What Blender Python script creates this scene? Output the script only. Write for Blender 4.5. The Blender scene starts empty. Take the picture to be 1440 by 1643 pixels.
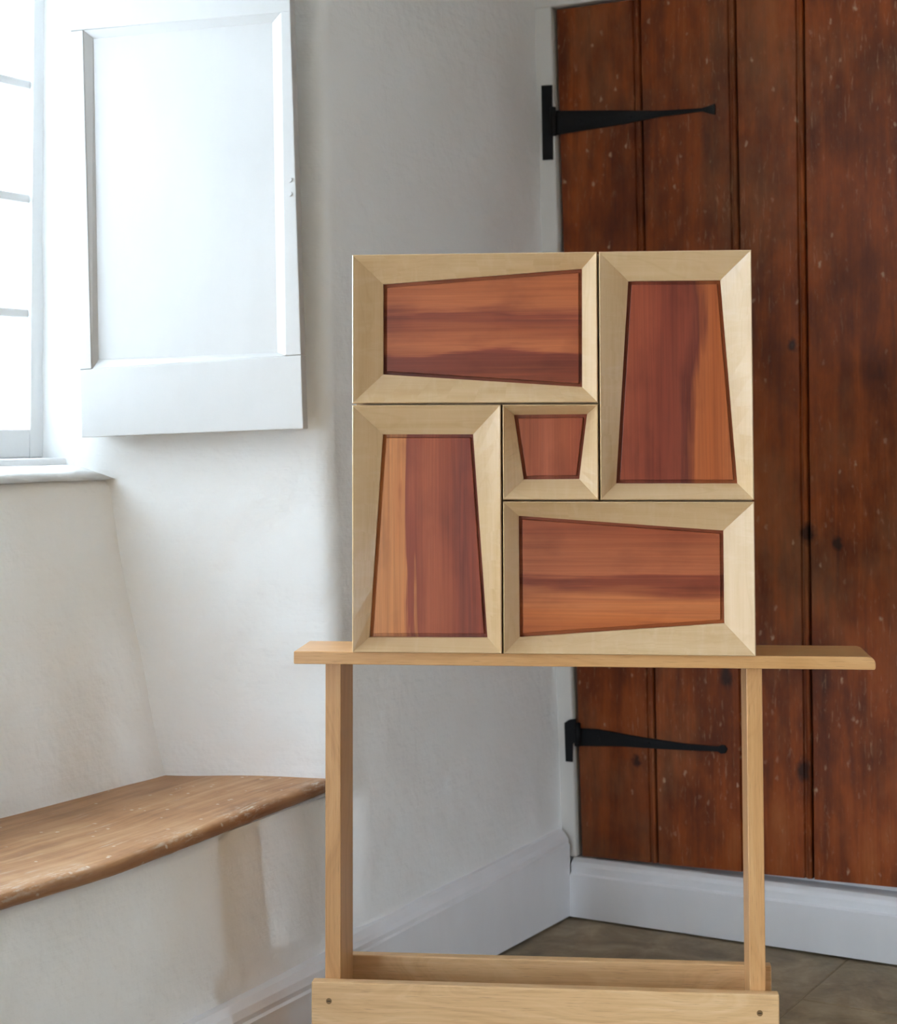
import bpy, bmesh, math, random
import numpy as np
from mathutils import Vector, Matrix, noise

# ------------------------------------------------------------------ camera
F, PIT, ROLL, YC, H = 2847.1, .051, .0028, 547.2, 1.10      # focal (px), pitch, roll, principal row, eye height
c_, s_ = math.cos(PIT), math.sin(PIT)
FW = np.array([0, c_, s_]); UP = np.array([0, -s_, c_]); RT = np.array([1., 0, 0])
cr, sr = math.cos(ROLL), math.sin(ROLL)
RT, UP = cr * RT - sr * UP, sr * RT + cr * UP
EYE = np.array([0, 0, H])
scene = bpy.context.scene
col = scene.collection
cam_d = bpy.data.cameras.new('camera')
cam_d.sensor_fit = 'HORIZONTAL'; cam_d.sensor_width = 36
cam_d.lens = F / 1440 * 36
cam_d.shift_y = -(821.5 - YC) / 1440
cam_d.dof.use_dof = True; cam_d.dof.focus_distance = 2.93; cam_d.dof.aperture_fstop = 7.0
cam = bpy.data.objects.new('camera', cam_d); col.objects.link(cam)
cam.matrix_world = Matrix(((RT[0], UP[0], -FW[0], EYE[0]), (RT[1], UP[1], -FW[1], EYE[1]), (RT[2], UP[2], -FW[2], EYE[2]), (0, 0, 0, 1)))
scene.camera = cam

# ------------------------------------------------------------------ sky, daylight, exposure
SKY = 9.0
world = bpy.data.worlds.new('overcast_sky'); scene.world = world; world.use_nodes = True
bg = world.node_tree.nodes['Background']
bg.inputs[0].default_value = (.73, .885, 1.05, 1); bg.inputs[1].default_value = SKY
scene.view_settings.view_transform = 'Standard'
scene.view_settings.look = 'None'
scene.view_settings.gamma = 1
scene.view_settings.use_curve_mapping = False
scene.view_settings.exposure = 1.72
scene.cycles.max_bounces = 8
scene.cycles.diffuse_bounces = 6
scene.cycles.sample_clamp_indirect = 8
scene.cycles.adaptive_threshold = .015

# room axes: u runs along the left wall towards the far corner, n points from the left wall into the room
UH = np.array([.5, .8660254, 0]); NH = np.array([.8660254, -.5, 0]); ZH = np.array([0, 0, 1.])
def un(u, n, z): return UH * u + NH * n + ZH * z
def ray(x, y): return FW + RT * (x - 720) / F + UP * (YC - y) / F
def atz(x, y, z): d = ray(x, y); return EYE + d * (z - H) / d[2]
def onplane(x, y, p, n): d = ray(x, y); return EYE + d * np.dot(p - EYE, n) / np.dot(d, n)

def portal(u, n, z, w, h, into, along=NH):
    l = bpy.data.lights.new('window_portal', 'AREA'); l.shape = 'RECTANGLE'; l.size = w; l.size_y = h
    l.cycles.is_portal = True
    o = bpy.data.objects.new('window_portal', l); col.objects.link(o)
    d = along * into
    o.rotation_euler = Vector(d).to_track_quat('-Z', 'Z').to_euler(); o.location = un(u, n, z)
W1 = (1.39, 2.526, 1.107, 2.207)       # panes of the visible window: u0, u1, z0, z1
W2 = (-1.45, .98, .06, 2.20)           # unseen window in the same wall, enlarged to the floor for more light
W3 = (2.75, 3.36, .06, 1.0)           # half-glazed door in the wall on the right
portal((W1[0] + W1[1]) / 2, -2.44, (W1[2] + W1[3]) / 2, 1.2, 1.15, 1)
portal((W2[0] + W2[1]) / 2, -2.10, (W2[2] + W2[3]) / 2, 2.4, 2.1, 1)
W4 = (-1.74, -1.12, .10, 1.40)          # unseen opening added behind the camera for low frontal light: n0, n1, z0, z1
portal((W3[0] + W3[1]) / 2, 2.45, (W3[2] + W3[3]) / 2, .58, .90, -1)
portal(-1.95, (W4[0] + W4[1]) / 2, (W4[2] + W4[3]) / 2, W4[1] - W4[0], W4[3] - W4[2], 1, UH)

# ------------------------------------------------------------------ helpers
random.seed(4)
class Nodes:
    def __init__(s, name):
        s.m = bpy.data.materials.new(name); s.m.use_nodes = True
        s.t = s.m.node_tree; s.b = s.t.nodes['Principled BSDF']; s.out = s.t.nodes['Material Output']
    def n(s, kind, ins=None, **props):
        k = s.t.nodes.new('ShaderNode' + kind)
        for a, v in props.items(): setattr(k, a, v)
        for i, v in (ins or {}).items():
            if hasattr(v, 'links'): s.t.links.new(v, k.inputs[i])
            else: k.inputs[i].default_value = v
        return k
    def set(s, name, v):
        if hasattr(v, 'links'): s.t.links.new(v, s.b.inputs[name])
        else: s.b.inputs[name].default_value = v
    def mathn(s, op, a, b=0., clamp=False):
        return s.n('Math', {0: a, 1: b}, operation=op, use_clamp=clamp).outputs[0]
    def ramp(s, fac, stops, interp='LINEAR'):
        r = s.n('ValToRGB', {0: fac}); cr_ = r.color_ramp; cr_.interpolation = interp
        while len(cr_.elements) < len(stops): cr_.elements.new(.5)
        for e, (p, c) in zip(cr_.elements, stops):
            e.position = p; e.color = (*c, 1) if len(c) == 3 else c
        return r.outputs[0]
    def mapv(s, vec, scale, loc=(0, 0, 0)):
        return s.n('Mapping', {0: vec, 1: loc, 3: scale}).outputs[0]
    def noise(s, vec, scale, detail=4, rough=.5, dist=0):
        return s.n('TexNoise', {'Vector': vec, 'Scale': scale, 'Detail': detail, 'Roughness': rough, 'Distortion': dist}).outputs['Fac']
    def mix(s, fac, a, b, mode='MIX'):
        k = s.n('Mix', data_type='RGBA', blend_type=mode)
        for i, v in ((0, fac), (6, a), (7, b)):
            if hasattr(v, 'links'): s.t.links.new(v, k.inputs[i])
            else: k.inputs[i].default_value = v if i == 0 else ((*v, 1) if len(v) == 3 else v)
        return k.outputs[2]
    def bump(s, height, strength=.3, dist=.01, normal=None):
        i = {'Height': height, 'Strength': strength, 'Distance': dist}
        if normal is not None: i['Normal'] = normal
        return s.n('Bump', i).outputs[0]
    def uv(s): return s.n('UVMap').outputs[0]
    def obj(s): return s.n('TexCoord').outputs['Object']
    def step(s, x, lo, hi): return s.n('MapRange', {0: x, 1: lo, 2: hi, 3: 0., 4: 1.}, clamp=True).outputs[0]
def srgb(r, g, b):
    f = lambda v: (v / 255 / 12.92) if v <= 10 else ((v / 255 + .055) / 1.055) ** 2.4
    return (f(r), f(g), f(b))

def tag(o, label=None, cat=None, group=None, kind=None):
    if label: o['label'] = label
    if cat: o['category'] = cat
    if group: o['group'] = group
    if kind: o['kind'] = kind
    return o
PM = {}
def empty(name, loc, rz=0):
    o = bpy.data.objects.new(name, None); o.empty_display_size = .1; col.objects.link(o)
    o.location = [float(v) for v in loc]; o.rotation_euler = (0, 0, rz)
    PM[o.name] = Matrix.Translation(o.location) @ Matrix.Rotation(rz, 4, 'Z')
    return o
def mesh(name, verts, faces, mat, parent=None, grain=None, bevel=0, smooth=False, uvoff=None, vuv=None):
    """verts in world metres; stored in the frame of the parent"""
    pm = PM[parent.name] if parent is not None else Matrix.Identity(4)
    inv = pm.inverted()
    vs = [inv @ Vector([float(q) for q in v]) for v in verts]
    me = bpy.data.meshes.new(name); me.from_pydata(vs, [], [list(f) for f in faces]); me.validate()
    bm = bmesh.new(); bm.from_mesh(me); bmesh.ops.recalc_face_normals(bm, faces=bm.faces)
    if grain is not None:
        g = (inv.to_3x3() @ Vector([float(q) for q in grain])).normalized()
        uvl = bm.loops.layers.uv.new('UVMap')
        off = uvoff if uvoff is not None else (random.uniform(0, 20), random.uniform(0, 20))
        for f in bm.faces:
            nn = f.normal; a = g - nn * g.dot(nn)
            if a.length < .35:
                a = nn.orthogonal().normalized() * .12; b = nn.cross(a)
            else:
                a.normalize(); b = nn.cross(a)
                if b.x + b.y * .5 + b.z < 0: b = -b
            for l in f.loops: l[uvl].uv = (l.vert.co.dot(a) + off[0], l.vert.co.dot(b) + off[1])
    if vuv is not None:
        uvl = bm.loops.layers.uv.new('UVMap'); bm.verts.index_update()
        for f in bm.faces:
            for l in f.loops: l[uvl].uv = vuv[l.vert.index]
    if smooth:
        for f in bm.faces: f.smooth = True
    bm.to_mesh(me); bm.free()
    o = bpy.data.objects.new(name, me); col.objects.link(o); me.materials.append(mat)
    if parent is not None: o.parent = parent
    PM[o.name] = pm
    if bevel:
        b = o.modifiers.new('edge', 'BEVEL'); b.width = bevel; b.segments = 2; b.limit_method = 'ANGLE'; b.angle_limit = math.radians(25)
    return o
BF = [(0, 3, 2, 1), (4, 5, 6, 7), (0, 1, 5, 4), (1, 2, 6, 5), (2, 3, 7, 6), (3, 0, 4, 7)]
def hexa(p8): return list(p8), BF
def prism(poly, d):
    n = len(poly); v = [np.array(p, float) for p in poly]; v += [p + np.array(d, float) for p in v]
    f = [tuple(range(n - 1, -1, -1)), tuple(range(n, 2 * n))] + [(i, (i + 1) % n, n + (i + 1) % n, n + i) for i in range(n)]
    return v, f
def join(parts):
    V, Fc = [], []
    for v, f in parts:
        b = len(V); V += list(v); Fc += [tuple(i + b for i in q) for q in f]
    return V, Fc
def ubox(u0, u1, n0, n1, z0, z1):
    return hexa([un(u0, n0, z0), un(u1, n0, z0), un(u1, n1, z0), un(u0, n1, z0), un(u0, n0, z1), un(u1, n0, z1), un(u1, n1, z1), un(u0, n1, z1)])
def grid(P):
    """P: rows x cols x 3"""
    R, Cn = P.shape[:2]
    f = [(r * Cn + k, r * Cn + k + 1, (r + 1) * Cn + k + 1, (r + 1) * Cn + k) for r in range(R - 1) for k in range(Cn - 1)]
    return P.reshape(-1, 3), f
def tube(p0, p1, r, seg=12):
    p0 = Vector([float(q) for q in p0]); p1 = Vector([float(q) for q in p1]); d = (p1 - p0).normalized(); a = d.orthogonal().normalized(); b = d.cross(a)
    v = [p + (a * math.cos(t) + b * math.sin(t)) * r for p in (p0, p1) for t in [2 * math.pi * k / seg for k in range(seg)]]
    f = [tuple(range(seg - 1, -1, -1)), tuple(range(seg, 2 * seg))] + [(k, (k + 1) % seg, seg + (k + 1) % seg, seg + k) for k in range(seg)]
    return [np.array(x) for x in v], f
def struct(name, vf, mat, **k):
    o = mesh(name, vf[0], vf[1], mat, **k); o['kind'] = 'structure'; return o
def nz(x, y, z, s): return noise.noise(Vector((x * s, y * s, z * s)))

# ------------------------------------------------------------------ materials
def mat_plaster():
    N = Nodes('white_plaster'); o = N.obj()
    big = N.noise(o, 2.2, 3, .5); fine = N.noise(o, 38, 5, .6)
    brush = N.noise(N.mapv(o, (9, 9, 70)), 1.0, 3, .6)
    N.set('Base Color', N.mix(N.step(big, .35, .7), (.90, .895, .885), (.86, .855, .84)))
    N.set('Roughness', .8); N.set('Specular IOR Level', .25)
    h = N.mathn('ADD', N.mathn('MULTIPLY', N.noise(o, 9, 4, .55), 1.0), N.mathn('ADD', N.mathn('MULTIPLY', fine, .18), N.mathn('MULTIPLY', brush, .12)))
    N.set('Normal', N.bump(h, .7, .012)); return N.m
def mat_paint(name, c, rough=.42):
    N = Nodes(name); o = N.obj()
    g = N.noise(N.mapv(o, (14, 14, 5)), 1.0, 4, .6)
    N.set('Base Color', N.mix(N.step(g, .3, .8), c, tuple(v * .95 for v in c)))
    N.set('Roughness', rough); N.set('Normal', N.bump(N.noise(o, 26, 3, .5), .12, .006)); return N.m
def mat_maple():
    N = Nodes('maple_wood'); uv = N.uv()
    fib = N.noise(N.mapv(uv, (3, 300, 1)), 1.0, 4, .6)
    wav = N.noise(N.mapv(uv, (2.2, 26, 1)), 1.0, 4, .55, 1.0)
    big = N.noise(N.mapv(uv, (6, 9, 1)), 1.0, 3, .55)
    curl = N.noise(N.mapv(uv, (60, 14, 1)), 1.0, 3, .6, .8)
    c = N.ramp(N.mathn('ADD', N.mathn('MULTIPLY', wav, .7), N.mathn('MULTIPLY', fib, .3)), [(.30, (.52, .325, .150)), (.5, (.59, .39, .205)), (.72, (.645, .445, .255))])
    c = N.mix(N.mathn('MULTIPLY', N.step(curl, .5, .72), .35), c, (.66, .475, .29))
    ln = N.noise(N.mapv(uv, (1.6, 13, 1)), 1.0, 2, .45, .8)
    ln = N.mathn('FRACT', N.mathn('MULTIPLY', ln, 9.0))
    c = N.mix(N.mathn('MULTIPLY', N.step(N.mathn('ABSOLUTE', N.mathn('SUBTRACT', ln, .5)), .09, 0.), .22), c, (.46, .28, .12))
    c = N.mix(N.mathn('MULTIPLY', N.step(big, .48, .72), .30), c, (.57, .355, .19))
    N.set('Base Color', c); N.set('Roughness', .30); N.set('Specular IOR Level', .6)
    N.set('Normal', N.bump(fib, .04, .002)); return N.m
def mat_oak(name='oak_wood', k=(1, 1, 1)):
    N = Nodes(name); uv = N.uv()
    warp = N.noise(N.mapv(uv, (1.6, 5, 1)), 1.0, 2, .5)
    vv = N.n('VectorMath', {0: N.mapv(uv, (1.0, 9, 1)), 1: N.n('CombineXYZ', {1: N.mathn('MULTIPLY', warp, 6)}).outputs[0]}, operation='ADD').outputs[0]
    ring = N.noise(N.mapv(vv, (.9, 3.6, 1)), 1.0, 4, .6)
    pore = N.noise(N.mapv(uv, (26, 620, 1)), 1.0, 2, .5)
    fib = N.noise(N.mapv(uv, (5, 190, 1)), 1.0, 4, .6)
    c = N.ramp(N.mathn('ADD', N.mathn('MULTIPLY', ring, .6), N.mathn('MULTIPLY', fib, .4)), [(.30, (.50, .28, .115)), (.5, (.66, .40, .19)), (.72, (.76, .51, .28))])
    c = N.mix(N.mathn('MULTIPLY', N.step(pore, .60, .72), .45), c, (.27, .14, .06))
    c = N.mix(1., c, k, 'MULTIPLY')
    N.set('Base Color', c); N.set('Roughness', .42); N.set('Normal', N.bump(pore, -.08, .002)); return N.m
def mat_panel(name, stops, vrange, seed, knots=()):
    """red heartwood board; stops = (position across the grain 0..1, sRGB colour)"""
    N = Nodes(name); uv = N.uv(); sep = N.n('SeparateXYZ', {0: uv})
    warp = N.noise(N.mapv(uv, (3.2, 6, 1), (seed, 0, 0)), 1.0, 3, .5)
    v = N.mathn('DIVIDE', N.mathn('SUBTRACT', sep.outputs[1], vrange[0]), vrange[1] - vrange[0])
    streak = N.noise(N.mapv(uv, (2.6, 55, 1), (seed, 3, 0)), 1.0, 4, .55, .5)
    v = N.mathn('ADD', v, N.mathn('MULTIPLY', N.mathn('SUBTRACT', warp, .5), .34))
    v = N.mathn('ADD', v, N.mathn('MULTIPLY', N.mathn('SUBTRACT', streak, .5), .34), True)
    c = N.ramp(v, [(p, tuple(a * b for a, b in zip(srgb(*q), (.92, .70, .55)))) for p, q in stops])
    fine = N.noise(N.mapv(uv, (5, 330, 1), (seed, 1, 0)), 1.0, 4, .65)
    c = N.mix(N.step(fine, .35, .75), N.mix(1., c, (.94, .93, .93), 'MULTIPLY'), N.mix(1., c, (1.24, 1.22, 1.18), 'MULTIPLY'))
    band = N.noise(N.mapv(uv, (1.6, 85, 1), (seed, 8, 0)), 1.0, 3, .6, .6)
    c = N.mix(N.step(band, .46, .68), c, N.mix(1., c, (.82, .76, .74), 'MULTIPLY'))
    blot = N.noise(N.mapv(uv, (9, 16, 1), (seed, 5, 0)), 1.0, 3, .55)
    c = N.mix(N.mathn('MULTIPLY', N.step(blot, .52, .72), .55), c, N.mix(1., c, (.62, .54, .55), 'MULTIPLY'))
    for ku, kv, r in knots:
        d = N.n('VectorMath', {0: N.mapv(uv, (.55, 1, 1)), 1: (ku * .55, kv, 0)}, operation='DISTANCE').outputs[1]
        c = N.mix(N.mathn('MULTIPLY', N.step(d, r, r * .35), .8), c, srgb(70, 28, 22))
    N.set('Base Color', c); N.set('Roughness', .36); N.set('Specular IOR Level', .45)
    N.set('Normal', N.bump(fine, .04, .002)); return N.m
def mat_door():
    N = Nodes('old_stained_pine'); o = N.obj(); uv = N.uv()
    g1 = N.noise(N.mapv(uv, (1.6, 26, 1)), 1.0, 5, .62, .8); g2 = N.noise(N.mapv(uv, (7, 200, 1)), 1.0, 4, .65)
    big = N.noise(N.mapv(o, (4.6, 4.6, 2.6)), 1.0, 5, .62); mid = N.noise(N.mapv(o, (17, 17, 6)), 1.0, 4, .6)
    t = N.mathn('ADD', N.mathn('MULTIPLY', g1, .26), N.mathn('ADD', N.mathn('MULTIPLY', big, .46), N.mathn('MULTIPLY', mid, .28)))
    c = N.ramp(t, [(.36, srgb(58, 22, 9)), (.46, srgb(102, 45, 15)), (.55, srgb(134, 62, 20)), (.66, srgb(152, 84, 38))])
    c = N.mix(N.mathn('MULTIPLY', N.step(g2, .38, .7), .4), c, N.mix(1., c, (1.45, 1.4, 1.35), 'MULTIPLY'))
    dust = N.noise(N.mapv(o, (3.4, 3.4, 1.8), (4, 0, 2)), 1.0, 6, .68)
    c = N.mix(N.mathn('MULTIPLY', N.step(dust, .50, .74), .42), c, srgb(150, 108, 74))
    # pale scratches and chips
    gate = N.noise(N.mapv(o, (5, 5, 3), (7, 2, 5)), 1.0, 4, .65)
    sc = N.noise(N.mapv(o, (150, 60, 22), (1, 0, 0)), 1.0, 3, .6, .5)
    sm = N.mathn('MULTIPLY', N.step(sc, .60, .70), N.step(gate, .42, .60))
    c = N.mix(N.mathn('MULTIPLY', sm, .42), c, srgb(180, 138, 102))
    rub = N.noise(N.mapv(o, (62, 40, 26), (3, 1, 4)), 1.0, 4, .7)
    c = N.mix(N.mathn('MULTIPLY', N.mathn('MULTIPLY', N.step(rub, .60, .72), N.step(gate, .36, .58)), .34), c, srgb(186, 150, 118))
    vor = N.n('TexVoronoi', {'Vector': N.mapv(N.n('VectorMath', {0: N.n('TexNoise', {'Vector': o, 'Scale': 70.}).outputs['Color'], 1: (.012, .012, .02), 2: o}, operation='MULTIPLY_ADD').outputs[0], (52, 20, 30)), 'Scale': 1.0}, feature='F1')
    pick = N.n('TexWhiteNoise', {0: vor.outputs['Color']}, noise_dimensions='3D').outputs['Value']
    chip = N.mathn('MULTIPLY', N.step(vor.outputs['Distance'], .24, .08), N.step(pick, .74, .92))
    c = N.mix(N.mathn('MULTIPLY', chip, .55), c, srgb(196, 164, 132))
    # knots (door coordinates: across, up)
    for kx, kz, r in ((.555, .88, .020), (.525, 1.285, .013), (.54, .375, .022), (.365, .56, .020), (.62, .86, .014), (.15, .36, .012)):
        d = N.n('VectorMath', {0: N.mapv(o, (1, 0, .7)), 1: (kx, 0, kz * .7)}, operation='DISTANCE').outputs[1]
        d = N.mathn('ADD', d, N.mathn('MULTIPLY', N.mathn('SUBTRACT', N.noise(o, 60, 3), .5), .02))
        c = N.mix(N.mathn('MULTIPLY', N.step(d, r, r * .4), .85), c, srgb(34, 18, 14))
    # grime along the bottom by the hinge side
    sp = N.n('SeparateXYZ', {0: o})
    gr = N.mathn('MULTIPLY', N.step(N.mathn('ADD', sp.outputs[2], N.mathn('MULTIPLY', N.noise(o, 7, 4), .25)), .36, .20), N.step(sp.outputs[0], .30, .05))
    c = N.mix(N.mathn('MULTIPLY', gr, .55), c, srgb(84, 66, 46))
    N.set('Base Color', c); N.set('Roughness', N.ramp(dust, [(.3, (.42,) * 3), (.7, (.62,) * 3)])); N.set('Specular IOR Level', .2)
    N.set('Normal', N.bump(N.mathn('ADD', g2, N.mathn('MULTIPLY', sm, -.6)), .2, .003)); return N.m
def mat_stone():
    N = Nodes('flagstone'); o = N.obj()
    a = N.noise(o, 8, 8, .68, .4); b = N.noise(o, 34, 5, .65); c3 = N.noise(N.mapv(o, (1, 1, 1), (5, 3, 0)), 1.6, 3, .5)
    c = N.ramp(a, [(.32, srgb(116, 99, 74)), (.5, srgb(152, 132, 102)), (.68, srgb(182, 162, 130))])
    c = N.mix(N.mathn('MULTIPLY', N.step(b, .56, .74), .4), c, srgb(164, 152, 134))
    c = N.mix(N.mathn('MULTIPLY', N.step(c3, .5, .75), .3), c, srgb(128, 118, 84))
    r = N.n('ObjectInfo').outputs['Random']
    c = N.mix(1., c, N.ramp(r, [(0, (.86,) * 3), (1, (1.08,) * 3)]), 'MULTIPLY')
    N.set('Base Color', c); N.set('Roughness', .55); N.set('Normal', N.bump(N.mathn('ADD', a, N.mathn('MULTIPLY', b, .4)), .35, .01)); return N.m
def mat_seat():
    N = Nodes('worn_seat_wood'); o = N.obj(); uv = N.uv()
    g = N.noise(N.mapv(uv, (3, 42, 1)), 1.0, 5, .62, .7); f = N.noise(N.mapv(uv, (14, 220, 1)), 1.0, 3, .6); big = N.noise(o, 6, 4, .6)
    c = N.ramp(N.mathn('ADD', N.mathn('MULTIPLY', g, .55), N.mathn('MULTIPLY', big, .45)), [(.32, srgb(134, 92, 58)), (.5, srgb(182, 134, 92)), (.68, srgb(205, 164, 122))])
    c = N.mix(N.mathn('MULTIPLY', N.step(f, .35, .7), .3), c, N.mix(1., c, (1.3, 1.28, 1.25), 'MULTIPLY'))
    vor = N.n('TexVoronoi', {'Vector': N.mapv(o, (55, 55, 55)), 'Scale': 1.0}, feature='F1')
    pick = N.n('TexWhiteNoise', {0: vor.outputs['Color']}, noise_dimensions='3D').outputs['Value']
    spot = N.mathn('MULTIPLY', N.step(N.mathn('ADD', vor.outputs['Distance'], N.mathn('MULTIPLY', N.noise(o, 160, 2), .3)), .36, .28), N.step(pick, .80, .86))
    c = N.mix(N.mathn('MULTIPLY', spot, .8), c, srgb(226, 218, 204))
    smear = N.noise(N.mapv(uv, (9, 60, 1), (3, 1, 0)), 1.0, 4, .65); gate = N.noise(o, 4.5, 3, .6)
    c = N.mix(N.mathn('MULTIPLY', N.mathn('MULTIPLY', N.step(smear, .58, .68), N.step(gate, .48, .62)), .6), c, srgb(214, 204, 188))
    vv = N.n('SeparateXYZ', {0: uv}).outputs[1]
    edge = N.mathn('MULTIPLY', N.step(vv, -.045, -.004), N.step(vv, .030, .012))
    scuff = N.noise(N.mapv(uv, (40, 150, 1), (2, 6, 0)), 1.0, 5, .72)
    c = N.mix(N.mathn('MULTIPLY', N.mathn('MULTIPLY', edge, N.step(scuff, .50, .60)), N.mathn('MULTIPLY', N.step(N.noise(o, 7, 3), .42, .58), .75)), c, srgb(222, 212, 196))
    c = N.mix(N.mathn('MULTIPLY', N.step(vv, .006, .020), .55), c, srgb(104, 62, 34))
    back = N.step(N.mathn('ADD', vv, N.mathn('MULTIPLY', N.noise(o, 11, 3), .06)), -.20, -.27)
    c = N.mix(N.mathn('MULTIPLY', back, .35), c, srgb(120, 82, 50))
    N.set('Base Color', c); N.set('Roughness', .5); N.set('Normal', N.bump(N.mathn('ADD', g, N.mathn('MULTIPLY', f, .3)), .3, .005)); return N.m
def mat_simple(name, c, rough=.5, metal=0., nscale=30, bump=.1):
    N = Nodes(name); o = N.obj(); g = N.noise(o, nscale, 4, .6)
    N.set('Base Color', N.mix(g, tuple(v * .8 for v in c), tuple(v * 1.2 for v in c))); N.set('Roughness', rough); N.set('Metallic', metal)
    N.set('Normal', N.bump(g, bump, .004)); return N.m
def mat_glass():
    N = Nodes('window_glass'); t = N.t
    tr = N.n('BsdfTransparent', {0: (.97, .98, .98, 1)}); gl = N.n('BsdfGlossy', {'Color': (1, 1, 1, 1), 'Roughness': .02})
    lw = N.n('LayerWeight', {0: .5}).outputs['Facing']
    fr = N.mathn('ADD', N.mathn('MULTIPLY', N.mathn('POWER', lw, 5.), .5), .02)
    mx = N.n('MixShader', {0: fr, 1: tr.outputs[0], 2: gl.outputs[0]})
    t.links.new(mx.outputs[0], N.out.inputs[0]); return N.m
PLASTER = mat_plaster(); WHITE = mat_paint('white_gloss_paint', (.78, .785, .79)); TRIM = mat_paint('white_trim_paint', (.88, .88, .91), .38)
FRAMEP = mat_paint('old_frame_paint', (.70, .675, .64), .5); MAPLE = mat_maple(); OAK = mat_oak(); OAK_LEG = mat_oak('oak_leg_wood', (.84, .71, .57)); OAK_TOP = mat_oak('oak_top_wood', (.88, .76, .62)); OAK_TOP.node_tree.nodes['Principled BSDF'].inputs['Roughness'].default_value = .3; DOOR = mat_door(); STONE = mat_stone(); SEAT = mat_seat(); GLASS = mat_glass()
IRON = mat_simple('black_iron', (.006, .006, .007), .62, 0, 60, .35); IRON.node_tree.nodes['Principled BSDF'].inputs['Specular IOR Level'].default_value = .22
MORTAR = mat_simple('mortar', srgb(132, 116, 92), .8, 0, 40, .3)
SCREW = mat_simple('dull_brass', srgb(128, 96, 58), .5, .2, 80, .05)
PANELLING = mat_simple('brown_panelling', (.22, .155, .105), .6, 0, 6, .1)
GROUND = mat_simple('garden_gravel', (.36, .36, .36), .9, 0, 6, .2)
GARDEN = mat_simple('pale_garden_stone', (.60, .60, .58), .9, 0, 5, .3)

# ------------------------------------------------------------------ room shell
CEIL = 2.42
def wall_n(z): return -1.827 - .030 * z          # the old left wall leans outwards
WN = NH + .030 * ZH; WP = un(0, -1.827, 0)
# --- floor of flagstones
floor = struct('floor', ubox(-1.75, 3.95, -2.0, 2.35, -.12, -.0025), MORTAR)
j = [atz(1345, 1535, 0), atz(1265, 1643, 0)]
nj = float(np.mean([p @ NH for p in j])); uj = float(atz(1300, 1604, 0) @ UH)
edges_n = [-1.99, nj, nj + .86, nj + 1.62, nj + 2.4, 2.34]
edges_n = [e for e in edges_n if e <= 2.34]
rs = random.Random(11)
for k in range(len(edges_n) - 1):
    n0, n1 = edges_n[k], edges_n[k + 1]
    if n1 - n0 < .05: continue
    cuts = [3.94]
    p = uj if k == 1 else (uj - .55 if k == 0 else 0) or 3.62 - rs.uniform(.25, .8)
    while p > -1.74:
        cuts.append(p); p -= rs.uniform(.75, 1.15)
    cuts.append(-1.745)
    for a in range(len(cuts) - 1):
        u1, u0 = cuts[a], cuts[a + 1]
        if u1 - u0 < .08: continue
        g = .0025; J = lambda: rs.uniform(-.004, .004)
        top = -.0 + rs.uniform(-.0015, 0)
        q = [(u0 + g + J(), n0 + g + J()), (u1 - g + J(), n0 + g + J()), (u1 - g + J(), n1 - g + J()), (u0 + g + J(), n1 - g + J())]
        mesh('flagstone', *prism([un(x, y, -.03) for x, y in q], ZH * (.03 + top)), STONE, parent=floor, bevel=.0025)
struct('ceiling', ubox(-1.75, 3.95, -2.7, 2.6, CEIL, CEIL + .1), mat_simple('ceiling_boards', (.62, .59, .55), .8, 0, 8, .2))

# --- left wall: corner -> rounded arris -> splayed window reveal (below the seat it runs straight on)
zs = np.concatenate([np.linspace(0, .422, 26), np.linspace(.430, CEIL, 110)])
arr_pts = [onplane(x, y, WP, WN) for x, y in ((515, 0), (520, 300), (525, 690), (540, 1030), (550, 1240))]
az = [p[2] for p in arr_pts][::-1]; au = [float(p @ UH) for p in arr_pts][::-1]
JAMB = np.array([-.70, 3.385])
rows = []
ZS = .455
fr_px = [(560, 1236), (535, 1243), (520, 1250), (470, 1269), (420, 1288), (375, 1305), (280, 1341), (180, 1378), (90, 1405), (0, 1431)]
fr = [atz(x, y, ZS) for x, y in fr_px]
fr += [fr[9] - UH * .24 * k for k in range(1, 6)]
su = [float(p @ UH) for p in fr][::-1]; sn = [float(p @ NH) for p in fr][::-1]
NW, NA, NR = 46, 13, 34
for z in zs:
    n0 = wall_n(z); ua = float(np.interp(z, az, au)); ua += .006 * nz(3, 1, z, 9) + .003 * nz(1, 7, z, 30)
    A = un(ua, n0, z)[:2]
    if z > .426:
        Jp = np.array([-.70 - .03 * (z - 1.1), 3.385])
        mid = A + (Jp - A) * .35 + np.array([0, .010 + .055 * max(0, .75 - z)])
        end = Jp + np.array([-.12, .03])
        r = .030
        d1 = UH[:2]; p1 = A + d1 * r; d2 = (mid - A) / np.linalg.norm(mid - A); p2 = A + d2 * r
        path = [un(3.75, n0, 0)[:2] * (1 - t) + p1 * t for t in np.linspace(0, 1, NW)]
        path += [p1 * (1 - t) ** 2 + 2 * A * t * (1 - t) + p2 * t * t for t in np.linspace(0, 1, NA)[1:]]
        for t in np.linspace(0, 1, NR)[1:]:
            if t < .85:
                s = t / .85; path.append(p2 * (1 - s) ** 2 + 2 * (mid * 1.0) * s * (1 - s) + Jp * s * s)
            else:
                s = (t - .85) / .15; path.append(Jp * (1 - s) + end * s)
    else:
        L = NW + NA - 1 + NR - 1
        ulist = np.concatenate([np.linspace(3.75, ua + .03, NW), np.linspace(ua + .03, 1.15, L - NW + 1)[1:]])
        k_ = min(1., max(0., (z - .10) / .30))
        nn_ = [n0 + k_ * min(0., float(np.interp(q, su, sn)) - .014 - n0) * min(1., max(0., (ua + .06 - q) / .05)) for q in ulist]
        path = [un(q, m_, 0)[:2] for q, m_ in zip(ulist, nn_)]
    rows.append([(p[0], p[1], z) for p in path])
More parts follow.
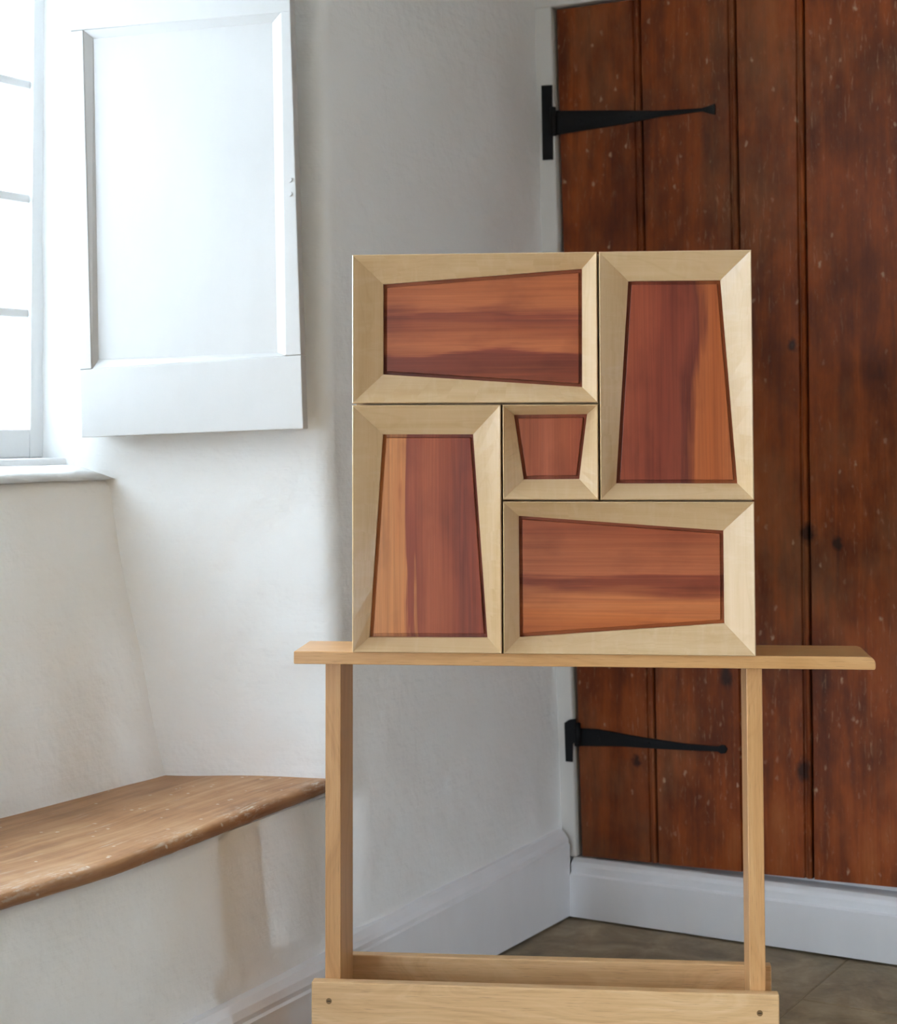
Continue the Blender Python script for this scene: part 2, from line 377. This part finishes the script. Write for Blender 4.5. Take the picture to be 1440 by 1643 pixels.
P = np.array(rows)
for r in range(P.shape[0]):
    for k in range(P.shape[1]):
        x, y, z = P[r, k]; d = .004 * nz(x, y, z, 5) + .0022 * nz(x, y, z, 14)
        P[r, k, :2] += NH[:2] * d if k < NW else np.array([0, -1]) * d
struct('wall_left', grid(P), PLASTER, smooth=True)
# wall above and beside the recess, nearer the camera, with the second window
near = join([ubox(-1.75, W2[0], -2.25, -1.87, 0, CEIL), ubox(W2[1], 1.14, -2.25, -1.87, 0, CEIL), ubox(W2[0], W2[1], -2.25, -1.87, 0, W2[2]),
             ubox(W2[0], W2[1], -2.25, -1.87, W2[3], CEIL), ubox(-1.75, 1.15, -1.88, -1.83, 0, .9 * 0 + .03)])
struct('wall_left_near', near, PLASTER)
nrv = [un(1.14, -1.86, 0), un(1.38, -2.31, 0), un(1.38, -2.6, 0), un(1.0, -2.6, 0), un(1.0, -1.9, 0)]
struct('wall_reveal_near', prism(nrv, ZH * CEIL), PLASTER)
struct('wall_over_window', ubox(1.1, 2.80, -2.6, -1.92, 2.23, CEIL), PLASTER)
# --- wall under the sill with the sloping sill
rows = []
S0 = onplane(275, 1240, np.array([0, 3.385, 0]), np.array([0, 1., 0])); S1 = onplane(175, 770, np.array([0, 3.385, 0]), np.array([0, 1., 0]))
prof = []
base = np.array([S0[0], S0[1], .42]); top = np.array([S1[0], S1[1], S1[2]])
for t in np.linspace(0, .97, 26): prof.append(base * (1 - t) + top * t)
for a in np.linspace(0, 1, 6)[1:]: prof.append(base * .03 * (1 - a) ** 2 + top * (1 - .03 * (1 - a) ** 2) + NH * (-.012 * a * a))
nt = float(top @ NH); ut = float(top @ UH)
for a, z in ((-2.24, 1.012), (-2.30, 1.034), (-2.36, 1.042), (-2.55, 1.05)):
    prof.append(np.array(list((UH * (ut - (a - nt) * .0) + NH * a)[:2]) + [z]))
prof = np.array(prof)
Pg = []
for q in prof:
    r = []
    for k, s in enumerate(np.linspace(.10, -1.42, 90)):
        p = q + UH * s; d = .004 * nz(*p, 6) + .002 * nz(*p, 17)
        p = p + NH * d * .7 + ZH * d * (.6 if q[2] > 1.0 else 0)
        r.append(p)
    Pg.append(r)
struct('wall_alcove', grid(np.array(Pg)), PLASTER, smooth=True)
# --- other walls
struct('wall_back', join([ubox(3.74, 3.95, -2.3, 2.6, 0, CEIL), ubox(3.69, 3.74, -1.95, 2.6, 2.125, CEIL), ubox(3.69, 3.74, -.70, 2.6, 0, CEIL)]), PLASTER)
struct('wall_right', join([ubox(-1.75, W3[0], 2.2, 2.6, 0, CEIL), ubox(W3[1], 3.95, 2.2, 2.6, 0, CEIL), ubox(W3[0], W3[1], 2.2, 2.6, 0, W3[2]), ubox(W3[0], W3[1], 2.2, 2.6, W3[3], CEIL)]), PANELLING)
struct('wall_front', join([ubox(-1.9, -1.7, -2.3, W4[0], 0, CEIL), ubox(-1.9, -1.7, W4[1], 2.6, 0, CEIL), ubox(-1.9, -1.7, W4[0], W4[1], 0, W4[2]), ubox(-1.9, -1.7, W4[0], W4[1], W4[3], CEIL)]), PANELLING)
# --- outside
struct('ground', ([(-30, -30, -.35), (30, -30, -.35), (30, 30, -.35), (-30, 30, -.35)], [(0, 1, 2, 3)]), GROUND)
gw = [ubox(-2, 9, -8.3, -8.0, -.35, 1.55), ubox(-2, 9, -8.36, -7.94, 1.55, 1.65)]
struct('wall_garden', join(gw), GARDEN)
struct('wall_light_block', ubox(1.02, 1.28, -6.0, -2.6, -.35, 5.6), GARDEN)  # unseen wall added to block sky light from the shutter

# ------------------------------------------------------------------ skirtings and door frame
def sweep(profile0, profile1):
    n = len(profile0); V = list(profile0) + list(profile1)
    return V, [tuple(range(n)), tuple(range(2 * n - 1, n - 1, -1))] + [(i, (i + 1) % n, n + (i + 1) % n, n + i) for i in range(n)]
def skirt_l(u, h): return [un(u, n, z) for n, z in ((-1.86, .005), (-1.803, .005), (-1.803, h - .034), (-1.806, h - .030), (-1.806, h - .022), (-1.811, h - .014), (-1.822, h - .003), (-1.86, h))]
struct('baseboard_left', sweep(skirt_l(3.667, .198), skirt_l(2.745, .173)), TRIM)
def skirt_s(u, h): return [un(u, n, z) for n, z in ((-1.86, .005), (-1.797, .005), (-1.797, h - .036), (-1.803, h - .033), (-1.801, h - .024), (-1.806, h - .012), (-1.818, h - .002), (-1.86, h))]
struct('baseboard_seat', sweep(skirt_s(2.744, .156), skirt_s(1.15, .128)), TRIM)
def plinth(n, h): return [un(u, n, z) for u, z in ((3.74, .004), (3.666, .004), (3.666, h - .034), (3.672, h - .030), (3.672, h - .014), (3.678, h - .006), (3.690, h), (3.74, h))]
struct('baseboard_back', sweep(plinth(-1.803, .131), plinth(2.2, .150)), TRIM)
DP = un(3.696, 0, 0); DN = UH                         # face of the door
def dp(x, y, off=0): return onplane(x, y, un(3.696 - off, 0, 0), UH)
dl = lambda z: -1.789 - (z - .13) / (2.09 - .13) * (.053)      # hinge edge of the door, leaning
jl = [un(3.684, -1.95, .133), un(3.684, dl(.13) - .006, .133), un(3.684, dl(2.09) - .006, 2.094), un(3.684, -1.95, 2.094)]
struct('trim_1', prism(jl, UH * .056), FRAMEP, bevel=.003)
struct('trim_2', ubox(3.684, 3.74, -1.95, -.66, 2.094, 2.124), FRAMEP, bevel=.003)
struct('trim_3', ubox(3.684, 3.74, -.742, -.66, .15, 2.094), FRAMEP, bevel=.003)
# ------------------------------------------------------------------ plank door
dz0 = .133
door = empty('door_1', un(3.696, -1.80, 0), math.atan2(NH[1], NH[0])); tag(door, kind='structure')
jt = [(-1.789, -1.842), (-1.600, -1.6275), (-1.384, -1.3965), (-1.243, -1.239), (-1.02, -1.015), (-.748, -.748)]    # plank edges n at z=.13, z=2.09
zb = lambda n: .134 + (n + 1.79) * .026
for k in range(5):
    (b0, t0), (b1, t1) = jt[k], jt[k + 1]
    g = .0022
    # cross-section: flat face, then a bead along the right edge
    bead = .013 if k < 4 else 0
    prof = [(0, .034, 0), (0, .0015, 0), (.0015, 0, 0)]
    Vb, Vt = [], []
    sec = [(0., g, .034), (0., g, .002), (0., g + .002, 0.)]
    if bead:
        sec += [(1., -g - bead - .004, 0.), (1., -g - bead - .002, .005), (1., -g - bead, .005), (1., -g - bead * .85, .001), (1., -g - bead * .5, -.0008), (1., -g - bead * .15, .001), (1., -g, .005), (1., -g, .034)]
    else: sec += [(1., -g - .002, 0.), (1., -g, .002), (1., -g, .034)]
    nr = 14; ring = []
    for i in range(nr):
        t = i / (nr - 1); r = []
        for side, dx, dy in sec:
            nb = b0 + (t0 - b0) * t if side == 0 else b1 + (t1 - b1) * t
            z = zb(nb) * (1 - t) + 2.088 * t
            w = .0012 * nz(k * 3.1 + side, 0, z, 6)
            r.append(un(3.696 + dy + .0015 * nz(k, 5, z, 2), nb + dx + w, z))
        ring.append(r)
    m = len(sec); V = [p for r in ring for p in r]
    Fc = [tuple(range(m - 1, -1, -1)), tuple(range((nr - 1) * m, nr * m))]
    for i in range(nr - 1):
        for q in range(m): Fc.append((i * m + q, i * m + (q + 1) % m, (i + 1) * m + (q + 1) % m, (i + 1) * m + q))
    mesh('plank', V, Fc, DOOR, parent=door, grain=ZH)
mesh('backing', *ubox(3.7305, 3.7385, -1.80, -.75, .15, 2.08), IRON, parent=door)['label'] = 'dark backing that puts shade into the plank gaps'  # black sheet keeps the plank gaps dark in place of real shade
def hinge(strap, plate, knuck, tip):
    s = mesh('strap', *prism([dp(x, y, .006) for x, y in strap], UH * .0055), IRON, parent=door, bevel=.0012)
    s['label'] = 'black iron strap of a T hinge'
    p = mesh('hinge_plate', *prism([dp(x, y, .0165) for x, y in plate], UH * .0045), IRON, parent=s, bevel=.0012)
    k0, k1 = knuck; mesh('hinge_pin', *tube(dp(*k0, .014), dp(*k1, .014), .0075), IRON, parent=s, smooth=True)
    for (x, y) in tip:
        c = dp(x, y, .0062); mesh('nail_head', *tube(c + UH * .002, c - UH * .0025, .005, 10), IRON, parent=s)
hinge([(886, 177.5), (960, 177), (1060, 177.5), (1126, 173.5), (1137, 170), (1147, 166), (1147.5, 184), (1137, 181.5), (1126, 178.5), (1060, 187), (1000, 199), (950, 207), (888, 217)],
      [(868.5, 137), (886, 136), (887, 256), (870.5, 257)], ((887.5, 172), (888.5, 218)), ((930, 192), (1010, 187), (1090, 179)))
hinge([(928, 1168.5), (960, 1170.5), (1030, 1183), (1100, 1193.5), (1152, 1198), (1157, 1195.5), (1163, 1196), (1167, 1202), (1164, 1209), (1157, 1209.5), (1152, 1206), (1060, 1202), (1000, 1198), (930, 1197)],
      [(905.5, 1160), (913, 1155), (924, 1153), (925, 1190), (919, 1193), (919, 1223), (907.5, 1222)], ((926.5, 1160), (927.5, 1197)), ((960, 1184), (1040, 1193), (1105, 1199)))

# ------------------------------------------------------------------ windows
def window(name, w, nf, nu, nzp, sgn):
    u0, u1, z0, z1 = w; um = (u0 + u1) / 2
    e = empty(name, un(um, nf, z0 - .06), math.atan2(UH[1], UH[0])); tag(e, kind='structure')
    st = .052; d = .045
    fr = join([ubox(u0 - st, u0, nf - d / 2, nf + d / 2, z0 - .055, z1 + .05), ubox(u1, u1 + st, nf - d / 2, nf + d / 2, z0 - .055, z1 + .05),
               ubox(u0, u1, nf - d / 2, nf + d / 2, z0 - .055, z0), ubox(u0, u1, nf - d / 2, nf + d / 2, z1, z1 + .05)])
    mesh('sash', *fr, WHITE, parent=e, bevel=.003)
    fo = join([ubox(u0 - st - .05, u0 - st, nf - .05, nf + sgn * .0 + .07, z0 - .09, z1 + .1), ubox(u1 + st, u1 + st + .05, nf - .05, nf + .07, z0 - .09, z1 + .1),
               ubox(u0 - st, u1 + st, nf - .05, nf + .07, z0 - .09, z0 - .055), ubox(u0 - st, u1 + st, nf - .05, nf + .07, z1 + .05, z1 + .1)])
    mesh('frame', *fo, WHITE, parent=e, bevel=.004)
    pw, ph, b = (u1 - u0) / nu, (z1 - z0) / nzp, .018
    for i in range(1, nu): mesh('glazing_bar', *ubox(u0 + i * pw - b / 2, u0 + i * pw + b / 2, nf - .017, nf + .017, z0, z1), WHITE, parent=e, bevel=.003)
    for i in range(1, nzp): mesh('glazing_bar', *ubox(u0, u1, nf - .016, nf + .016, z0 + i * ph - b / 2, z0 + i * ph + b / 2), WHITE, parent=e, bevel=.003)
    for i in range(nu):
        for k in range(nzp):
            mesh('pane', *ubox(u0 + i * pw + .004, u0 + (i + 1) * pw - .004, nf - .0015, nf + .0015, z0 + k * ph + .004, z0 + (k + 1) * ph - .004), GLASS, parent=e)
window('window_1', W1, -2.40, 5, 5, 1)
window('window_2', (W2[0] + .1, W2[1] - .1, W2[2] + .1, W2[3] - .1), -2.05, 4, 5, 1)
window('window_3', (W3[0] + .1, W3[1] - .1, W3[2] + .1, W3[3] - .1), 2.36, 4, 4, -1)

# ------------------------------------------------------------------ shutter folded back against the reveal
SA = np.array([-.70, 3.335, 0]); SB = np.array([-.27, 3.240, 0])
SD = (SB - SA) / np.linalg.norm(SB - SA); SN = np.array([SD[1], -SD[0], 0]); SN = SN if SN[1] < 0 else -SN      # SN faces the camera
def sp(x, y, off=0): return onplane(x, y, SA + SN * off, SN)
SHUT = mat_paint('dimmed_shutter_paint', (.585, .56, .54))  # white darkened evenly to offset the strong window light on the shutter
sh = empty('window_shutter', sp(300, 695), math.atan2(SD[1], SD[0]))
tag(sh, 'white painted panelled shutter folded open beside the window', 'shutter')
OT = [(107, -105), (461, -145), (487, 688), (130, 702)]                      # outline
IN = [(133, 48), (450, 19), (457.5, 571), (147, 592)]                        # edge of the sunk panel
TH = .030
def member(a, b, c, d, name):
    return mesh(name, *prism([sp(*q) for q in (a, b, c, d)], -SN * TH), SHUT, parent=sh, bevel=.0018)
member(OT[0], OT[1], (OT[1][0] + (OT[2][0] - OT[1][0]) * .197, IN[1][1]), (OT[0][0] + 4.3, IN[0][1] + 1.5), 'top_rail')
lt = lambda y: OT[0][0] + (y - OT[0][1]) / (OT[3][1] - OT[0][1]) * (OT[3][0] - OT[0][0])
rt_ = lambda y: OT[1][0] + (y - OT[1][1]) / (OT[2][1] - OT[1][1]) * (OT[2][0] - OT[1][0])
member((lt(50), 50.3), IN[0], IN[3], (lt(594), 593.2), 'stile')
member(IN[1], (rt_(18), 17.6), (rt_(570), 569.4), IN[2], 'stile')
member((lt(594), 593.5), (rt_(570), 569.6), OT[2], OT[3], 'bottom_rail')
# bevelled moulding and sunk panel
ins = [(150, 62), (437, 36), (445, 566), (158, 577)]
IN3 = [sp(*q) for q in IN]; ND = .014
in3 = [sp(*q, -ND) for q in ins]
for k, nm in enumerate(('moulding',) * 4):
    a, b = k, (k + 1) % 4
    back = -SN * .004
    V = [IN3[a] - SN * .002, IN3[b] - SN * .002, in3[b], in3[a], IN3[a] - SN * .02, IN3[b] - SN * .02, in3[b] - SN * .006, in3[a] - SN * .006]
    mesh(nm, *hexa(V), SHUT, parent=sh, bevel=.001)
mesh('panel', *prism([p - SN * .0005 for p in in3], -SN * .008), SHUT, parent=sh)
for (x, y) in ((465.5, 289), (465.5, 311)):
    c = sp(x, y); mesh('screw_plug', *tube(c - SN * .004, c + SN * .0025, .0045, 10), SHUT, parent=sh)

# ------------------------------------------------------------------ window seat board
bk_px = [(560, 1222), (535, 1236), (520, 1237), (450, 1237), (400, 1238), (340, 1236), (275, 1240), (235, 1250), (140, 1277), (0, 1315)]
bk = [atz(x, y, ZS) for x, y in bk_px]
for k in range(1, 6): bk.append(bk[9] - UH * .24 * k)
def resample(pts, n):
    pts = np.array(pts); s = np.r_[0, np.cumsum(np.linalg.norm(np.diff(pts, axis=0), axis=1))]; t = np.linspace(0, s[-1], n)
    return np.stack([np.interp(t, s, pts[:, i]) for i in range(3)], 1)
frr, bkr = resample(fr, 150), resample(bk, 150)
for _ in range(3): frr[1:-1] = (frr[:-2] + frr[1:-1] * 2 + frr[2:]) / 4
rows = []
for i in range(150):
    f0, b0 = frr[i], bkr[i]; d = NH
    b0 = b0 - d * .012
    f0 = f0 + d * (.003 * nz(*f0, 16) + .002 * nz(*f0, 45))
    top = [b0 * (1 - t) + f0 * t + ZH * (.0015 * nz(*(b0 * (1 - t) + f0 * t), 9)) for t in np.linspace(0, 1, 14)]
    R = .0125
    nose = [f0 + d * R * math.sin(a) * 1.0 - ZH * R * (1 - math.cos(a)) for a in np.linspace(0, math.pi, 10)[1:]]
    bot = [b0 - ZH * 2 * R]
    rows.append(top + nose + bot)
RA = np.array(rows); arc = np.cumsum(np.r_[0, np.linalg.norm(np.diff(frr, axis=0), axis=1)]); vuv = []
for i in range(RA.shape[0]):
    w = np.r_[0, np.cumsum(np.linalg.norm(np.diff(RA[i], axis=0), axis=1))]; w = w - w[13]      # 0 at the front edge
    vuv += [(float(arc[i]), float(q)) for q in w]
seat = mesh('window_bench', *grid(RA), SEAT, smooth=True, vuv=vuv)
tag(seat, 'worn brown wooden window seat board with paint spatters and rounded front edge', 'window seat')

# ------------------------------------------------------------------ oak stand
YAW = .1002
SO = np.array([-.1584, 2.9116, 0.]); EX = np.array([math.cos(YAW), -math.sin(YAW), 0]); EY = np.array([math.sin(YAW), math.cos(YAW), 0])
TZ = H - .3588                                            # table height .741
def L(x, y, z): return SO + EX * x + EY * y + ZH * z
def lbox(x0, x1, y0, y1, z0, z1):
    return hexa([L(x0, y0, z0), L(x1, y0, z0), L(x1, y1, z0), L(x0, y1, z0), L(x0, y0, z1), L(x1, y0, z1), L(x1, y1, z1), L(x0, y1, z1)])
stand = empty('oak_stand', L(.306, .1, 0), -YAW)
tag(stand, 'pale oak stand with slab top, two plank legs and low double stretchers', 'stand')
TT = .0205
prof = [(-.098, TZ - TT), (.836, TZ - TT), (.838, TZ - TT + .002), (.838, TZ - .010), (.8365, TZ - .005), (.832, TZ - .0015), (.826, TZ), (-.098, TZ)]
mesh('tabletop', *prism([L(x, .008, z) for x, z in prof], EY * .146), OAK_TOP, parent=stand, grain=EX, bevel=.0025)
LB = TZ - TT
for x0, nm in ((-.0504, 'left'), (.6365, 'right')):
    mesh('leg', *lbox(x0, x0 + .0255, .037, .1686, .0, LB), OAK_LEG, parent=stand, grain=ZH, bevel=.0012)
ZB = H - .8923
for y0 in (.0150, .1686):
    s = mesh('stretcher', *lbox(-.0692, .6813, y0, y0 + .022, ZB - .125, ZB), OAK, parent=stand, grain=EX, bevel=.002)
    if y0 < .1:
        for sx, sz in ((-.0405, ZB - .030), (.6505, ZB - .029)):
            mesh('screw', *tube(L(sx, y0 - .0006, sz), L(sx, y0 + .01, sz), .0048, 14), SCREW, parent=s)
            mesh('screw_slot', *lbox(sx - .003, sx + .003, y0 - .0009, y0 + .001, sz - .0006, sz + .0006), IRON, parent=s)

# ------------------------------------------------------------------ cabinet with five pinwheel doors
cab = empty('maple_cabinet', L(.325, .07, TZ), -YAW)
tag(cab, 'square pale maple cabinet with five pinwheel doors and red-brown trapezoid panels', 'cabinet')
def CB(x, y, z): return L(x / 1000, y / 1000, TZ + z / 1000)
cv = lambda x0, x1, y0, y1, z0, z1: hexa([CB(x0, y0, z0), CB(x1, y0, z0), CB(x1, y1, z0), CB(x0, y1, z0), CB(x0, y0, z1), CB(x1, y0, z1), CB(x1, y1, z1), CB(x0, y1, z1)])
mesh('side', *cv(0.5, 16, 41, 143, .3, 649.7), MAPLE, parent=cab, grain=ZH, bevel=.001)
mesh('side', *cv(634, 649.5, 41, 143, .3, 649.7), MAPLE, parent=cab, grain=ZH, bevel=.001)
mesh('top', *cv(16, 634, 41, 143, 634, 649.7), MAPLE, parent=cab, grain=EX, bevel=.001)
mesh('bottom', *cv(16, 634, 41, 143, .3, 16), MAPLE, parent=cab, grain=EX, bevel=.001)
mesh('back', *cv(16, 634, 135, 143, 16, 634), MAPLE, parent=cab, grain=ZH)
for a in (cv(396, 411, 41, 135, 240, 634), cv(239, 254, 41, 135, 16, 410), cv(16, 396, 41, 135, 396, 411), cv(254, 634, 41, 135, 239.5, 254)):
    mesh('divider', *a, MAPLE, parent=cab)
MID, LITE, DARK, SAP, ORG, PLUM = (160, 95, 66), (182, 116, 80), (120, 62, 44), (214, 160, 106), (196, 132, 78), (132, 70, 56)
doors = [
 ('wide top left door, grain running across', (0, 401.9, 405.4, 650), [(48, 603), (377, 625), (376, 431), (47.8, 453.5)], 'x',
  [(0, MID), (.16, DARK), (.28, PLUM), (.33, LITE), (.5, MID), (.62, PLUM), (.7, LITE), (.85, (176, 110, 72)), (1, MID)], ()),
 ('tall upper right door, grain running up', (405.0, 650, 248.4, 650), [(452.3, 603.8), (601.5, 603.5), (625.4, 273.8), (430.1, 273.8)], 'z',
  [(0, (150, 82, 58)), (.2, (158, 86, 64)), (.38, (126, 62, 48)), (.52, (138, 74, 58)), (.6, (108, 54, 46)), (.68, (170, 104, 64)), (.82, (170, 101, 58)), (1, (174, 110, 70))], ((0, .345, .006), (0, .58, .005))),
 ('tall lower left door with a pale sapwood edge', (0, 244.2, 0, 402.2), [(47, 354.5), (196.8, 354.3), (219.2, 23), (24.4, 22)], 'z',
  [(0, (206, 152, 104)), (.2, (212, 158, 104)), (.31, (204, 144, 92)), (.345, (146, 76, 56)), (.5, (168, 98, 70)), (.7, (152, 84, 62)), (.82, (124, 66, 56)), (.92, (152, 82, 62)), (1, (172, 90, 62))], ()),
 ('small square centre door', (247.3, 401.9, 248.4, 402.2), [(264, 386), (383.7, 386.8), (370.3, 281), (279.4, 280.2)], 'z',
  [(0, (180, 112, 82)), (.2, (160, 94, 66)), (.45, (176, 108, 84)), (.6, (166, 98, 70)), (.8, (162, 92, 66)), (1, (166, 90, 64))], ()),
 ('wide lower right door, grain running across', (247.3, 650, 0, 245.3), [(271, 221), (602.2, 198), (602.2, 49.2), (271.5, 24)], 'x',
  [(0, (168, 98, 52)), (.14, (186, 116, 66)), (.3, (192, 128, 86)), (.42, (134, 72, 52)), (.48, (130, 68, 50)), (.55, (172, 108, 78)), (.75, (168, 104, 74)), (.9, (158, 90, 62)), (1, (150, 84, 60))], ()),
]
for di, (lab, (x0, x1, z0, z1), inn, gr, stops, knots) in enumerate(doors):
    out = [(x0, z1), (x1, z1), (x1, z0), (x0, z0)]
    # the panel is the body of the door; the four mitred frame members are its pieces
    D1, D2 = 26.0, 40.0
    cx = sum(p[0] for p in inn) / 4; cz = sum(p[1] for p in inn) / 4
    def inset(k, d):
        a, b, c = (np.array(inn[(k + i) % 4], float) for i in (-1, 0, 1))
        e1 = (b - a) / np.linalg.norm(b - a); e2 = (c - b) / np.linalg.norm(c - b)
        n1 = np.array([e1[1], -e1[0]]); n2 = np.array([e2[1], -e2[0]])
        if np.dot(n1, np.array([cx, cz]) - b) < 0: n1 = -n1
        if np.dot(n2, np.array([cx, cz]) - b) < 0: n2 = -n2
        A = np.array([n1, n2]); return b + np.linalg.solve(A, [d, d])
    fld = [inset(k, 5.2) for k in range(4)]
    outp = [inset(k, -5) for k in range(4)]
    lo = 1e9; hi = -1e9
    V = [CB(*np.insert(p, 1, 39.5)) for p in outp] + [CB(*np.insert(p, 1, 37.8)) for p in outp] + [CB(*np.insert(p, 1, 37.8)) for p in fld] + [CB(*np.insert(p, 1, 31.0)) for p in [inset(k, 5.8) for k in range(4)]]
    Fc = [(0, 1, 2, 3), (12, 13, 14, 15)]
    for a in (0, 4, 8):
        for k in range(4): Fc.append((a + k, a + (k + 1) % 4, a + 4 + (k + 1) % 4, a + 4 + k))
    axis = 1 if gr == 'x' else 0
    vals = [p[axis] for p in inn]; vr = (min(vals) / 1000, max(vals) / 1000)
    mt = mat_panel('heartwood_panel_%d' % di, stops, vr, di * 3.7, ())
    dr = mesh('door', V, Fc, mt, parent=cab, bevel=.0006); dr['label'] = lab
    # uv: u along the grain, v across, in cabinet metres
    me = dr.data; uvl = me.uv_layers.new(name='UVMap'); inv = PM[cab.name]
    for lp in me.loops:
        w = inv @ me.vertices[lp.vertex_index].co; q = np.array(w) - CB(0, 0, 0)
        xx, zz = float(q @ EX), float(q[2])
        uvl.data[lp.index].uv = (xx, zz) if gr == 'x' else (zz, xx)
    for k, nm in enumerate(('top_rail', 'stile', 'bottom_rail', 'stile')):
        a, b = k, (k + 1) % 4
        O = [np.array(out[a], float), np.array(out[b], float)]; I = [np.array(inn[a], float), np.array(inn[b], float)]
        ld = [np.array([math.copysign(1.5, I[i][0] - O[i][0]), math.copysign(1.5, I[i][1] - O[i][1])]) for i in (0, 1)]
        O2 = [O[0] + ld[0], O[1] + ld[1]]
        pt = lambda p, y: CB(p[0], y, p[1])
        NS = 9; V = []; Fc = []
        for q in range(NS):                                   # swept in short steps: the bevel is slightly twisted
            t = q / (NS - 1); o_, o2, i_ = (X[0] * (1 - t) + X[1] * t for X in (O, O2, I))
            V += [pt(o_, 1.6), pt(o2, 0), pt(i_, D1), pt(i_, D2 - 6), pt(o_, D2)]
        for q in range(NS - 1):
            for w in range(5): Fc.append((q * 5 + w, q * 5 + (w + 1) % 5, q * 5 + 5 + (w + 1) % 5, q * 5 + 5 + w))
        Fc += [(4, 3, 2, 1, 0), tuple(range((NS - 1) * 5, NS * 5))]
        mesh(nm, V, Fc, MAPLE, parent=dr, grain=(EX if k % 2 == 0 else ZH))
